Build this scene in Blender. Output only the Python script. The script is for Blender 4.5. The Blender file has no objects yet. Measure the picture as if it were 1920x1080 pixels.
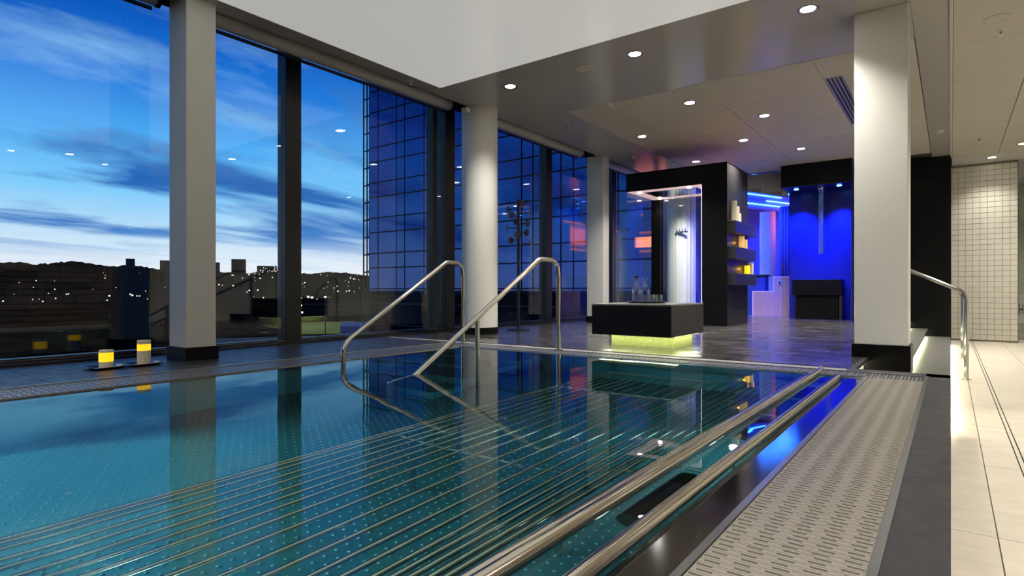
import bpy, bmesh, math, random
from mathutils import Vector, Matrix
random.seed(7)
scene = bpy.context.scene
COL = scene.collection
PI = math.pi

def srgb(r, g, b, a=1.0):
    f = lambda c: (c / 255) / 12.92 if c / 255 <= .04045 else (((c / 255) + .055) / 1.055) ** 2.4
    return (f(r), f(g), f(b), a)

# ------------------------------------------------------------------ camera
CAM_H = .58
YAW = math.atan((1783 - 960) / 1099.0)
cam_d = bpy.data.cameras.new('camera')
cam_d.sensor_width = 36
cam_d.lens = 36 * 1099 / 1920
cam_d.shift_y = 3 / 1920
cam_d.clip_start = .02
cam_d.clip_end = 5000
cam = bpy.data.objects.new('camera', cam_d)
cam.location = (0, 0, CAM_H)
cam.rotation_euler = (PI / 2, 0, YAW)
COL.objects.link(cam)
scene.camera = cam

# ------------------------------------------------------------------ view + sampling behaviour
vs = scene.view_settings
vs.view_transform = 'Standard'
vs.look = 'None'
vs.gamma = 1
vs.use_curve_mapping = False
vs.exposure = 0.38
cy = scene.cycles
cy.use_denoising = True
cy.max_bounces = 10
cy.diffuse_bounces = 4
cy.glossy_bounces = 6
cy.transmission_bounces = 8
cy.transparent_max_bounces = 16
cy.sample_clamp_indirect = 6
cy.caustics_reflective = False
cy.caustics_refractive = False

# ------------------------------------------------------------------ node helpers
def nn(nt, typ, **kw):
    n = nt.nodes.new(typ)
    for k, v in kw.items():
        if k == 'inputs':
            for i, val in v.items():
                n.inputs[i].default_value = val
        else:
            setattr(n, k, v)
    return n

def ramp(nt, stops, interp='LINEAR'):
    r = nt.nodes.new('ShaderNodeValToRGB')
    cr = r.color_ramp
    cr.interpolation = interp
    while len(cr.elements) > 1:
        cr.elements.remove(cr.elements[-1])
    for i, (p, c) in enumerate(stops):
        e = cr.elements[0] if i == 0 else cr.elements.new(p)
        e.position = p
        e.color = c
    return r

def math_n(nt, op, a=None, b=None, clamp=False):
    m = nt.nodes.new('ShaderNodeMath')
    m.operation = op
    m.use_clamp = clamp
    for i, v in enumerate((a, b)):
        if v is None:
            continue
        if isinstance(v, (int, float)):
            m.inputs[i].default_value = v
        else:
            nt.links.new(v, m.inputs[i])
    return m.outputs[0]

def mixc(nt, fac, a, b, blend='MIX'):
    m = nt.nodes.new('ShaderNodeMix')
    m.data_type = 'RGBA'
    m.blend_type = blend
    for sock, v in ((m.inputs[0], fac), (m.inputs[6], a), (m.inputs[7], b)):
        if isinstance(v, (int, float, tuple)):
            sock.default_value = v
        else:
            nt.links.new(v, sock)
    return m.outputs[2]

# ------------------------------------------------------------------ dusk sky
world = bpy.data.worlds.new('dusk_sky')
scene.world = world
world.use_nodes = True
nt = world.node_tree
nt.nodes.clear()
wo = nn(nt, 'ShaderNodeOutputWorld')
bg = nn(nt, 'ShaderNodeBackground')
bg.inputs[1].default_value = .90
tc = nn(nt, 'ShaderNodeTexCoord')
sep = nn(nt, 'ShaderNodeSeparateXYZ')
nt.links.new(tc.outputs['Generated'], sep.inputs[0])
zc = math_n(nt, 'MAXIMUM', sep.outputs[2], 0.0)
base = ramp(nt, [(0, srgb(238, 226, 232)), (.035, srgb(228, 234, 243)), (.085, srgb(184, 218, 242)),
                 (.14, srgb(126, 200, 246)), (.21, srgb(78, 170, 238)), (.29, srgb(34, 122, 216)),
                 (.37, srgb(10, 86, 186)), (.48, srgb(4, 58, 146)), (.7, srgb(2, 38, 108)), (1, srgb(2, 28, 84))])
nt.links.new(zc, base.inputs[0])
# layered clouds on a plane overhead
zz = math_n(nt, 'ADD', zc, .11)
px = math_n(nt, 'DIVIDE', sep.outputs[0], zz)
py = math_n(nt, 'DIVIDE', sep.outputs[1], zz)
cb = nn(nt, 'ShaderNodeCombineXYZ')
nt.links.new(px, cb.inputs[0])
nt.links.new(py, cb.inputs[1])
mp = nn(nt, 'ShaderNodeMapping')
mp.inputs['Rotation'].default_value = (0, 0, .5)
mp.inputs['Scale'].default_value = (.95, .42, 1)
mp.inputs['Location'].default_value = (2.3, 1.1, 0)
nt.links.new(cb.outputs[0], mp.inputs[0])
n1 = nn(nt, 'ShaderNodeTexNoise', inputs={'Scale': 1.15, 'Detail': 7, 'Roughness': .56, 'Distortion': .35})
nt.links.new(mp.outputs[0], n1.inputs['Vector'])
cl = ramp(nt, [(.47, (0, 0, 0, 1)), (.60, (1, 1, 1, 1))])
nt.links.new(n1.outputs[0], cl.inputs[0])
cfade = ramp(nt, [(0, (0, 0, 0, 1)), (.045, (.12, .12, .12, 1)), (.085, (.95, .95, .95, 1)), (.30, (.85, .85, .85, 1)), (.5, (.4, .4, .4, 1))])
nt.links.new(zc, cfade.inputs[0])
ccol = ramp(nt, [(0, srgb(120, 160, 205)), (.08, srgb(46, 118, 196)), (.16, srgb(14, 84, 170)), (.24, srgb(84, 136, 196)), (.34, srgb(48, 100, 176)), (.6, srgb(8, 44, 110))])
nt.links.new(zc, ccol.inputs[0])
cf = math_n(nt, 'MULTIPLY', cl.outputs[0], cfade.outputs[0])
skyc = mixc(nt, cf, base.outputs[0], ccol.outputs[0])
# thin bright streaks
mp2 = nn(nt, 'ShaderNodeMapping')
mp2.inputs['Scale'].default_value = (.9, .45, 1)
mp2.inputs['Rotation'].default_value = (0, 0, .9)
nt.links.new(cb.outputs[0], mp2.inputs[0])
n2 = nn(nt, 'ShaderNodeTexNoise', inputs={'Scale': 1.9, 'Detail': 6, 'Roughness': .6})
nt.links.new(mp2.outputs[0], n2.inputs['Vector'])
wl_ = ramp(nt, [(.54, (0, 0, 0, 1)), (.74, (.6, .6, .6, 1))])
nt.links.new(n2.outputs[0], wl_.inputs[0])
skyc = mixc(nt, wl_.outputs[0], skyc, srgb(150, 205, 242))
# below the horizon: dark land
below = math_n(nt, 'LESS_THAN', sep.outputs[2], -.002)
skyc = mixc(nt, below, skyc, (.006, .006, .008, 1))
nt.links.new(skyc, bg.inputs[0])
nt.links.new(bg.outputs[0], wo.inputs[0])

# ------------------------------------------------------------------ materials
MATS = {}
def newmat(name):
    m = bpy.data.materials.new(name)
    m.use_nodes = True
    m.node_tree.nodes.clear()
    MATS[name] = m
    return m, m.node_tree

def pm(name, col, rough=.5, metal=0.0, spec=.5, var=0.0, scale=8.0, bump=0.0, rvar=0.0, coat=0.0, stretch=(1, 1, 1), trans=0.0, ior=1.45, emit=None, es=0.0, detail=5, sss=0.0):
    m, t = newmat(name)
    out = nn(t, 'ShaderNodeOutputMaterial')
    b = nn(t, 'ShaderNodeBsdfPrincipled')
    t.links.new(b.outputs[0], out.inputs[0])
    b.inputs['Base Color'].default_value = col
    b.inputs['Roughness'].default_value = rough
    b.inputs['Metallic'].default_value = metal
    b.inputs['Specular IOR Level'].default_value = spec
    b.inputs['IOR'].default_value = ior
    b.inputs['Coat Weight'].default_value = coat
    b.inputs['Transmission Weight'].default_value = trans
    if sss:
        b.inputs['Subsurface Weight'].default_value = sss
        b.inputs['Subsurface Radius'].default_value = (.02, .012, .006)
    if emit:
        b.inputs['Emission Color'].default_value = emit
        b.inputs['Emission Strength'].default_value = es
    if var or bump or rvar:
        g = nn(t, 'ShaderNodeNewGeometry')
        mp = nn(t, 'ShaderNodeMapping')
        mp.inputs['Scale'].default_value = stretch
        t.links.new(g.outputs['Position'], mp.inputs[0])
        n = nn(t, 'ShaderNodeTexNoise', inputs={'Scale': scale, 'Detail': detail, 'Roughness': .6})
        t.links.new(mp.outputs[0], n.inputs['Vector'])
        if var:
            lo = tuple(c * (1 - var) for c in col[:3]) + (1,)
            hi = tuple(min(1, c * (1 + var)) for c in col[:3]) + (1,)
            r = ramp(t, [(.3, lo), (.7, hi)])
            t.links.new(n.outputs[0], r.inputs[0])
            oi = nn(t, 'ShaderNodeObjectInfo')
            rr = ramp(t, [(0, (1 - var * .5,) * 3 + (1,)), (1, (1, 1, 1, 1))])
            t.links.new(oi.outputs['Random'], rr.inputs[0])
            t.links.new(mixc(t, 1.0, r.outputs[0], rr.outputs[0], 'MULTIPLY'), b.inputs['Base Color'])
        if rvar:
            n3 = nn(t, 'ShaderNodeTexNoise', inputs={'Scale': scale * .35, 'Detail': 4, 'Roughness': .55})
            t.links.new(mp.outputs[0], n3.inputs['Vector'])
            rr = ramp(t, [(.35, (max(0, rough - rvar),) * 3 + (1,)), (.65, (min(1, rough + rvar),) * 3 + (1,))])
            t.links.new(n3.outputs[0], rr.inputs[0])
            t.links.new(rr.outputs[0], b.inputs['Roughness'])
        if bump:
            bp = nn(t, 'ShaderNodeBump', inputs={'Strength': bump, 'Distance': .01})
            t.links.new(n.outputs[0], bp.inputs['Height'])
            t.links.new(bp.outputs[0], b.inputs['Normal'])
    return m

def emis(name, col, strength):
    m, t = newmat(name)
    out = nn(t, 'ShaderNodeOutputMaterial')
    e = nn(t, 'ShaderNodeEmission')
    e.inputs[0].default_value = col
    e.inputs[1].default_value = strength
    t.links.new(e.outputs[0], out.inputs[0])
    return m

def glass(name, f0=.04, tint=(.94, .97, .98, 1), rough=0.0, power=5):
    """thin clear pane: straight see-through plus mirror reflection rising at grazing angles"""
    m, t = newmat(name)
    out = nn(t, 'ShaderNodeOutputMaterial')
    g = nn(t, 'ShaderNodeNewGeometry')
    d = nn(t, 'ShaderNodeVectorMath', operation='DOT_PRODUCT')
    t.links.new(g.outputs['Incoming'], d.inputs[0])
    t.links.new(g.outputs['Normal'], d.inputs[1])
    c = math_n(t, 'ABSOLUTE', d.outputs['Value'])
    k = math_n(t, 'POWER', math_n(t, 'SUBTRACT', 1.0, c, True), power)
    f = math_n(t, 'ADD', math_n(t, 'MULTIPLY', k, 1 - f0), f0)
    tr = nn(t, 'ShaderNodeBsdfTransparent')
    tr.inputs[0].default_value = tint
    gl = nn(t, 'ShaderNodeBsdfGlossy')
    gl.inputs['Roughness'].default_value = rough
    mx = nn(t, 'ShaderNodeMixShader')
    t.links.new(f, mx.inputs[0])
    t.links.new(tr.outputs[0], mx.inputs[1])
    t.links.new(gl.outputs[0], mx.inputs[2])
    t.links.new(mx.outputs[0], out.inputs[0])
    return m

def water(name):
    m, t = newmat(name)
    out = nn(t, 'ShaderNodeOutputMaterial')
    g = nn(t, 'ShaderNodeNewGeometry')
    mp = nn(t, 'ShaderNodeMapping')
    mp.inputs['Scale'].default_value = (1, 1, 1)
    t.links.new(g.outputs['Position'], mp.inputs[0])
    n = nn(t, 'ShaderNodeTexNoise', inputs={'Scale': 1.6, 'Detail': 2, 'Roughness': .45})
    t.links.new(mp.outputs[0], n.inputs['Vector'])
    bp = nn(t, 'ShaderNodeBump', inputs={'Strength': .035, 'Distance': .05})
    t.links.new(n.outputs[0], bp.inputs['Height'])
    fr = nn(t, 'ShaderNodeFresnel', inputs={'IOR': 1.333})
    rf = nn(t, 'ShaderNodeBsdfRefraction', inputs={'IOR': 1.333, 'Roughness': 0.0})
    rf.inputs[0].default_value = (.76, .96, .97, 1)
    gl = nn(t, 'ShaderNodeBsdfGlossy', inputs={'Roughness': .012})
    for x in (fr, rf, gl):
        t.links.new(bp.outputs[0], x.inputs['Normal'])
    mx = nn(t, 'ShaderNodeMixShader')
    t.links.new(fr.outputs[0], mx.inputs[0])
    t.links.new(rf.outputs[0], mx.inputs[1])
    t.links.new(gl.outputs[0], mx.inputs[2])
    t.links.new(mx.outputs[0], out.inputs[0])
    return m

def facade_glass(name, tint, fac, diff):
    m, t = newmat(name)
    out = nn(t, 'ShaderNodeOutputMaterial')
    gl = nn(t, 'ShaderNodeBsdfGlossy', inputs={'Roughness': .02})
    gl.inputs[0].default_value = tint
    df = nn(t, 'ShaderNodeBsdfDiffuse')
    df.inputs[0].default_value = diff
    mx = nn(t, 'ShaderNodeMixShader')
    mx.inputs[0].default_value = fac
    t.links.new(df.outputs[0], mx.inputs[1])
    t.links.new(gl.outputs[0], mx.inputs[2])
    t.links.new(mx.outputs[0], out.inputs[0])
    return m

WHITE = pm('white_plaster', srgb(226, 224, 214), .55)
COLW = pm('column_paint', srgb(234, 233, 225), .5)
CEILP = pm('glow_stretch_ceiling', srgb(238, 239, 233), .16, spec=.6, emit=(1, .99, .94, 1), es=.29)  # even emission added to brighten the panel and the hall below
CEILG = pm('ceiling_gloss_grey', srgb(206, 204, 196), .17, spec=.6)
CEILT = pm('ceiling_tile', srgb(218, 212, 196), .55, var=.03, scale=40)
CEILB = pm('ceiling_backing', srgb(60, 58, 54), .8)
BLIND = pm('blind_fabric', srgb(205, 203, 196), .6)
BLACKFRAME = pm('black_frame', srgb(18, 19, 24), .35)
SILLM = pm('sill_aluminium', srgb(120, 126, 140), .25, metal=1)
SLATE = pm('slate_floor', srgb(66, 63, 62), .18, var=.6, scale=5, rvar=.11, bump=.12, stretch=(1, 3, 1), spec=.5)
SLATED = pm('slate_dark', srgb(52, 53, 56), .42, var=.2, scale=30, bump=.06, rvar=.06)
GROUT = pm('grout_pale', srgb(140, 138, 132), .6)
GROUTD = pm('grout_dark', srgb(52, 51, 52), .7)
BLACKT = pm('black_stone_tile', srgb(12, 11, 12), .42, spec=.2, var=.3, scale=60, bump=.03)
TOWERS = pm('tower_side_stone', srgb(44, 43, 44), .32, var=.2, scale=40, bump=.02)
BLACKR = pm('black_riven_stone', srgb(9, 9, 10), .34, spec=.22, var=.5, scale=140, bump=.6)
STONEB = pm('beige_stone_floor', srgb(208, 198, 180), .38, var=.08, scale=6, stretch=(1, 2, 1), bump=.03)
STONEG = pm('grey_step_stone', srgb(92, 91, 86), .4, var=.18, scale=9, stretch=(2, .6, 1), bump=.05)
MOSAIC = pm('cream_wall_tile', srgb(228, 224, 208), .22, var=.05, scale=9)
MOSG = pm('cream_grout', srgb(150, 146, 132), .8)
STEEL = pm('polished_steel', (.62, .61, .57, 1), .14, metal=1)
STEELW = pm('warm_polished_tube', (.78, .73, .62, 1), .15, metal=1)
STEELB = pm('brushed_steel', (.50, .51, .52, 1), .3, metal=1, var=.08, scale=50, stretch=(1, .05, 1))
POOLM = pm('pool_steel', srgb(92, 150, 156), .45, metal=.0, spec=.4, var=.06, scale=3)
POOLD = pm('pool_dot', srgb(150, 205, 200), .3, spec=.6)
GRATE = pm('grate_resin', srgb(148, 143, 132), .38, var=.05, scale=30)
GRATEB = pm('grate_mesh', srgb(150, 150, 152), .35, metal=.6)
DARKCH = pm('channel_dark', srgb(8, 8, 9), .8)
RUBBER = pm('black_rubber', srgb(14, 15, 16), .4)
WAX = pm('candle_wax', srgb(240, 232, 210), .5, sss=.2)
WAXLIT = pm('candle_wax_lit', srgb(248, 210, 90), .5, emit=srgb(255, 196, 0), es=.9)
WAXWARM = pm('candle_wax_warm', srgb(240, 220, 170), .5, emit=srgb(255, 190, 80), es=.25)
DARKCER = pm('dark_ceramic', srgb(28, 27, 26), .25, var=.1, scale=20)
TRAYM = pm('black_tray', srgb(12, 12, 12), .4)
CLEAR = glass('clear_glass', .10, (.93, .95, .97, 1), .02, 2.2)
PANE = glass('window_glass', .045, (.97, .985, .99, 1))
SHOWERG = glass('shower_glass', .04, (.95, .985, .98, 1))
THREAD = glass('nylon_thread', .10, (.95, .95, .98, 1), .1, 2)
WATER = water('pool_water')
LAMPW = emis('lamp_white', (1, .96, .90, 1), 22)
LAMPB = emis('lamp_blue', (.06, .22, 1, 1), 22)
LEDB = emis('led_blue', (.03, .22, 1, 1), 30)
LEDG = emis('led_green_white', (.90, 1.0, .50, 1), 3)
LEDY = emis('led_yellow_white', (1, .98, .60, 1), 9)
LEDP = emis('led_pink_white', (1, .84, .88, 1), 4)
ORANGE = emis('led_orange', (1, .24, .06, 1), 1.4)
CHROME = pm('chrome', (.75, .75, .76, 1), .08, metal=1)
PLASTW = pm('white_plastic', srgb(235, 234, 228), .4)
SPKR = pm('speaker_grille', srgb(214, 210, 198), .6)
BLUELIT = pm('alcove_tile_blue_lit', srgb(34, 40, 112), .30, var=.15, scale=30)  # blue of the alcove light put into the tile colour
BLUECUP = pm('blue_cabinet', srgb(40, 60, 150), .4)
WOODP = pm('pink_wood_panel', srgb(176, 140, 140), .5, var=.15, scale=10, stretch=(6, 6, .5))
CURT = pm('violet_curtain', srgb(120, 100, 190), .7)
ROOMW = pm('room_wall_blue_lit', srgb(92, 110, 205), .6)  # wall colour carries the blue light of the lounge
CREAMRIM = pm('glowing_canopy_soffit', srgb(236, 214, 200), .35, emit=srgb(255, 214, 206), es=.45)  # emission stands in for light bounced up from the floor
STONEW = pm('ledge_stone', srgb(150, 138, 124), .75, var=.3, scale=14, bump=.4)
GROUND = pm('night_ground', srgb(13, 12, 11), .9, spec=0, var=.3, scale=.05)
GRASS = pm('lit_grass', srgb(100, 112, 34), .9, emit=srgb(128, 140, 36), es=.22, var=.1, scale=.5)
ROADM = pm('asphalt', srgb(84, 80, 78), .9, emit=srgb(120, 110, 100), es=.05)
HILL = pm('wooded_hill', srgb(17, 17, 20), 1.0, spec=0, var=.4, scale=.03)
BLDG = pm('far_concrete', srgb(22, 22, 27), .9, spec=.1)
FGLASS = facade_glass('facade_mirror', (.14, .30, .90, 1), .26, (.004, .008, .02, 1))
FGLIT = facade_glass('facade_lit', (.30, .45, .9, 1), .36, (.16, .20, .28, 1))
FFRAME = pm('facade_frame', srgb(20, 22, 34), .5)
CITY = emis('city_light', (1, .93, .80, 1), 2.4)
BLUEROOF = pm('blue_roof', srgb(20, 60, 150), .5)

# ------------------------------------------------------------------ object helpers
WL = {}
def link(o):
    COL.objects.link(o)
    return o

def put(name, me, loc=(0, 0, 0), parent=None, rot=None):
    o = bpy.data.objects.new(name, me)
    COL.objects.link(o)
    loc = Vector(loc)
    WL[o] = loc
    if parent is not None:
        o.parent = parent
        o.location = loc - WL[parent]
    else:
        o.location = loc
    if rot:
        o.rotation_euler = rot
    return o

def thing(name, label, cat, loc, group=None):
    o = put(name, None, loc)
    return tag(o, label, cat, group)

def tag(o, label, cat, group=None):
    o['label'] = label
    o['category'] = cat
    if group:
        o['group'] = group
    return o

def struct(o, label=None):
    o['kind'] = 'structure'
    if label:
        o['label'] = label
    return o

def stuff(o, label=None):
    o['kind'] = 'stuff'
    if label:
        o['label'] = label
    return o

def finish(bm, mat, smooth=False, name='mesh'):
    me = bpy.data.meshes.new(name)
    bmesh.ops.recalc_face_normals(bm, faces=bm.faces)
    bm.to_mesh(me)
    bm.free()
    if mat:
        me.materials.append(mat)
    if smooth:
        for p in me.polygons:
            p.use_smooth = True
        try:
            me.set_sharp_from_angle(angle=.7)
        except Exception:
            pass
    return me

def add_box(bm, c, d):
    x, y, z = [k / 2 for k in d]
    v = [bm.verts.new((c[0] + sx * x, c[1] + sy * y, c[2] + sz * z)) for sx in (-1, 1) for sy in (-1, 1) for sz in (-1, 1)]
    for f in ((0, 1, 3, 2), (4, 6, 7, 5), (0, 4, 5, 1), (2, 3, 7, 6), (0, 2, 6, 4), (1, 5, 7, 3)):
        bm.faces.new([v[i] for i in f])

CACHE = {}
def box_mesh(d, mat, bev=0.0):
    key = ('box', round(d[0], 4), round(d[1], 4), round(d[2], 4), mat.name, bev)
    if key not in CACHE:
        bm = bmesh.new()
        add_box(bm, (0, 0, 0), d)
        if bev:
            bmesh.ops.bevel(bm, geom=bm.edges[:], offset=bev, segments=1, affect='EDGES', profile=.5)
        CACHE[key] = finish(bm, mat, name='box')
    return CACHE[key]

def box(name, lo, hi, mat, parent=None, bev=0.0):
    c = [(a + b) / 2 for a, b in zip(lo, hi)]
    d = [abs(b - a) for a, b in zip(lo, hi)]
    return put(name, box_mesh(d, mat, bev), c, parent)

def lathe_mesh(prof, mat, seg=24, smooth=True, key=None):
    if key and ('lathe', key, mat.name) in CACHE:
        return CACHE[('lathe', key, mat.name)]
    bm = bmesh.new()
    rings = []
    for r, z in prof:
        if r < 1e-6:
            rings.append([bm.verts.new((0, 0, z))])
        else:
            rings.append([bm.verts.new((r * math.cos(2 * PI * i / seg), r * math.sin(2 * PI * i / seg), z)) for i in range(seg)])
    for a, b in zip(rings[:-1], rings[1:]):
        for i in range(seg):
            j = (i + 1) % seg
            if len(a) == 1 and len(b) == 1:
                continue
            if len(a) == 1:
                bm.faces.new((a[0], b[i], b[j]))
            elif len(b) == 1:
                bm.faces.new((a[i], b[0], a[j]))
            else:
                bm.faces.new((a[i], b[i], b[j], a[j]))
    me = finish(bm, mat, smooth, 'lathe')
    if key:
        CACHE[('lathe', key, mat.name)] = me
    return me

def fillet(pts, r, n=7):
    pts = [Vector(p) for p in pts]
    out = [pts[0]]
    for i in range(1, len(pts) - 1):
        rr = r[i - 1] if isinstance(r, (list, tuple)) else r
        p, a, b = pts[i], (pts[i - 1] - pts[i]), (pts[i + 1] - pts[i])
        la, lb = a.length, b.length
        a.normalize(); b.normalize()
        ang = a.angle(b)
        d = min(rr / math.tan(ang / 2), la * .49, lb * .49)
        A, B = p + a * d, p + b * d
        for k in range(n + 1):
            t = k / n
            out.append((1 - t) ** 2 * A + 2 * t * (1 - t) * p + t * t * B)
    out.append(pts[-1])
    return out

def tube_mesh(pts, r, mat, seg=12, cap=True):
    pts = [Vector(p) for p in pts]
    bm = bmesh.new()
    rings = []
    t0 = (pts[1] - pts[0]).normalized()
    up = Vector((0, 0, 1)) if abs(t0.z) < .9 else Vector((1, 0, 0))
    nrm = (up - t0 * up.dot(t0)).normalized()
    for i, p in enumerate(pts):
        if i == 0:
            t = t0
        elif i == len(pts) - 1:
            t = (pts[-1] - pts[-2]).normalized()
        else:
            t = ((pts[i + 1] - p).normalized() + (p - pts[i - 1]).normalized()).normalized()
        nrm = (nrm - t * nrm.dot(t)).normalized()
        bn = t.cross(nrm)
        rings.append([bm.verts.new(p + r * (math.cos(2 * PI * k / seg) * nrm + math.sin(2 * PI * k / seg) * bn)) for k in range(seg)])
    for a, b in zip(rings[:-1], rings[1:]):
        for k in range(seg):
            j = (k + 1) % seg
            bm.faces.new((a[k], a[j], b[j], b[k]))
    if cap:
        bm.faces.new(rings[0])
        bm.faces.new(rings[-1])
    return finish(bm, mat, True, 'tube')

def tube(name, pts, r, mat, parent=None, seg=12):
    o = Vector(pts[0])
    return put(name, tube_mesh([Vector(p) - o for p in pts], r, mat, seg), o, parent)

def prism_mesh(poly, h, mat):
    """polygon in XY extruded up by h"""
    bm = bmesh.new()
    a = [bm.verts.new((x, y, 0)) for x, y in poly]
    b = [bm.verts.new((x, y, h)) for x, y in poly]
    bm.faces.new(a)
    bm.faces.new(b)
    for i in range(len(poly)):
        j = (i + 1) % len(poly)
        bm.faces.new((a[i], a[j], b[j], b[i]))
    return finish(bm, mat, name='prism')

def light(name, kind, loc, energy, color=(1, 1, 1), parent=None, rot=None, size=.05, spot=110, blend=.7, sy=None):
    l = bpy.data.lights.new(name, kind)
    l.energy = energy
    l.color = color
    if kind == 'SPOT':
        l.spot_size = math.radians(spot)
        l.spot_blend = blend
        l.shadow_soft_size = size
    elif kind == 'POINT':
        l.shadow_soft_size = size
    elif kind == 'AREA':
        l.shape = 'RECTANGLE' if sy else 'SQUARE'
        l.size = size
        if sy:
            l.size_y = sy
    return put(name, l, loc, parent, rot)

ZC = 2.97          # ceiling
ZF = -.40          # corridor floor
XW = -5.75         # window plane
ZW = -.012          # water level

# ================================================================== SETTING
# deck floor: slate tiles on a pale grout bed
deck = struct(box('floor', (-5.72, 4.78, -.30), (-.60, 16.0, -.006), GROUT), 'dark slate tiled deck around the pool')
tw, tl = .30, .60
nx = int(round((5.72 - .60) / tw))
stepx = (5.72 - .60) / nx
row = 0
for i in range(nx):
    for j in range(14):
        y0 = 4.955 + j * tl
        y1 = min(y0 + tl, 13.3)
        if y1 - y0 < .05:
            continue
        x0 = -5.72 + i * stepx
        box('tile', (x0 + .002, y0 + .002, -.05), (x0 + stepx - .002, y1 - .002, 0), SLATE, deck)
# dark kerb slabs at the far and right pool edge
kerb = struct(box('floor', (-.135, -2.4, -.40), (-.004, 4.955, -.004), GROUTD), 'black stone kerb along the right pool edge')
for j in range(8):
    y0 = -2.4 + j * .92
    box('slab', (-.135, y0 + .001, -.3), (0, min(y0 + .919, 4.955), 0), SLATED, kerb)
kb2 = struct(box('floor', (-.61, 4.78, -.4), (-.004, 4.95, -.004), GROUTD), 'black stone kerb behind the corner of the grating')
box('slab', (-.60, 4.782, -.35), (-.001, 4.952, 0), SLATED, kb2)
# window side ledge
ledge = struct(box('floor', (-5.72, -2.4, -.30), (-4.44, 4.78, -.006), GROUTD), 'dark stone ledge below the windows')
for j in range(12):
    y0 = -2.4 + j * .6
    for x0, x1 in ((-5.70, -5.08), (-5.08, -4.44)):
        box('slab', (x0 + .001, y0 + .001, -.05), (x1 - .001, y0 + .597, 0), SLATED, ledge)
box('upstand', (-5.74, -2.4, 0), (-5.60, 16, .02), BLACKFRAME, ledge)

# steps down to the corridor
st1 = struct(box('floor', (-.60, 4.955, -.45), (-.375, 13, -.125), STONEG), 'upper grey stone step beside the deck')
st2 = struct(box('floor', (-.375, 4.955, -.45), (-.055, 13, -.262), STONEG), 'lower grey stone step lit by a strip under the nosing')
box('nosing', (-.62, 4.955, -.03), (-.565, 13, -.001), SLATED, deck)
box('nosing', (-.38, 4.956, -.147), (-.33, 13, -.1249), STONEG, st1)
box('nosing', (-.06, 4.956, -.284), (-.003, 13, -.2619), STONEG, st2)
# corridor floor
corr = struct(box('floor', (-.10, -3, -.60), (3.2, 18, ZF - .006), pm('corridor_grout', srgb(120, 112, 98), .7)), 'pale beige stone corridor floor')
xs = [(-.09, .147), (.150, .305), (.335, .75), (.753, 1.35), (1.353, 1.95), (1.953, 3.2)]
for (x0, x1) in xs:
    off = .0 if x0 < .2 else .45
    y = -3 + off - 1.2
    while y < 18:
        if y + 1.2 > -1:
            box('tile', (x0 + .001, y + .002, -.46), (x1 - .001, y + 1.198, ZF), STONEB, corr)
        y += 1.2
box('drain_slot', (.305, -3, -.45), (.335, 18, ZF - .002), STONEB, corr)
box('drain_gap', (.305, -3, -.45), (.310, 18, ZF + .0005), DARKCH, corr)
box('drain_gap', (.330, -3, -.45), (.335, 18, ZF + .0005), DARKCH, corr)

# ceilings
ceil = struct(box('ceiling', (-5.05, -3, ZC + .02), (3.2, 18, ZC + .12), CEILB), 'ceiling backing above the pool hall')
box('glow_panel', (-4.845, -3, ZC), (-.275, 5.050, ZC + .03), CEILP, ceil)
box('soffit_panel', (-5.05, -3, ZC), (-4.850, 16, ZC + .03), CEILG, ceil)
box('cross_panel', (-4.850, 5.056, ZC), (-.275, 6.750, ZC + .03), CEILG, ceil)
box('side_panel', (-4.850, 6.750, ZC), (-4.146, 16, ZC + .03), CEILG, ceil)
box('edge_panel', (-.272, -3, ZC), (-.012, 13.2, ZC + .03), CEILG, ceil)
box('edge_trim', (-.010, -3, ZC - .022), (.016, 13.2, ZC + .03), WHITE, ceil)
xj = [-4.140, -3.56, -2.36, -1.157, -.278]
yj = [6.755, 7.91, 9.08, 10.25, 11.42, 12.6, 14.2, 16]
for a, b in zip(xj[:-1], xj[1:]):
    for c, d in zip(yj[:-1], yj[1:]):
        if d > 13.1 and b > -2.4:
            continue
        box('ceiling_tile', (a + .003, c + .003, ZC), (b - .003, d - .003, ZC + .03), CEILT, ceil)
for a, b in ((.018, .66), (.665, 1.3), (1.305, 1.94)):
    y = -2.4 + (0 if a < .3 else .6)
    while y < 13.2:
        box('corridor_tile', (a + .002, y + .002, ZC), (b - .002, min(y + 1.196, 13.35), ZC + .03), CEILT, ceil)
        y += 1.2
box('corridor_panel', (.018, 13.36, ZC), (2.6, 18, ZC + .03), WHITE, ceil)
# outer edge of the blind pocket
pocket = struct(box('ceiling', (-5.95, -3, 3.30), (-5.04, 16, 3.36), CEILB), 'recessed pocket above the roller blinds')
box('pocket_face', (-5.055, -3, ZC + .001), (-5.045, 16, 3.30), CEILG, pocket)

# walls outside the frame that shape the light and the reflections
wr = struct(box('wall_right', (1.98, -3, ZF), (2.1, 18, ZC), WHITE), 'white corridor wall')
wn = struct(box('wall_near', (-5.9, -3.1, -1.2), (2.1, -3, 3.3), BLACKT), 'black stone wall behind the viewer')
wb = struct(box('wall_far', (-5.9, 16, -.3), (-2.6, 16.1, 3.3), ROOMW), 'end wall of the blue lit lounge')

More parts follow.
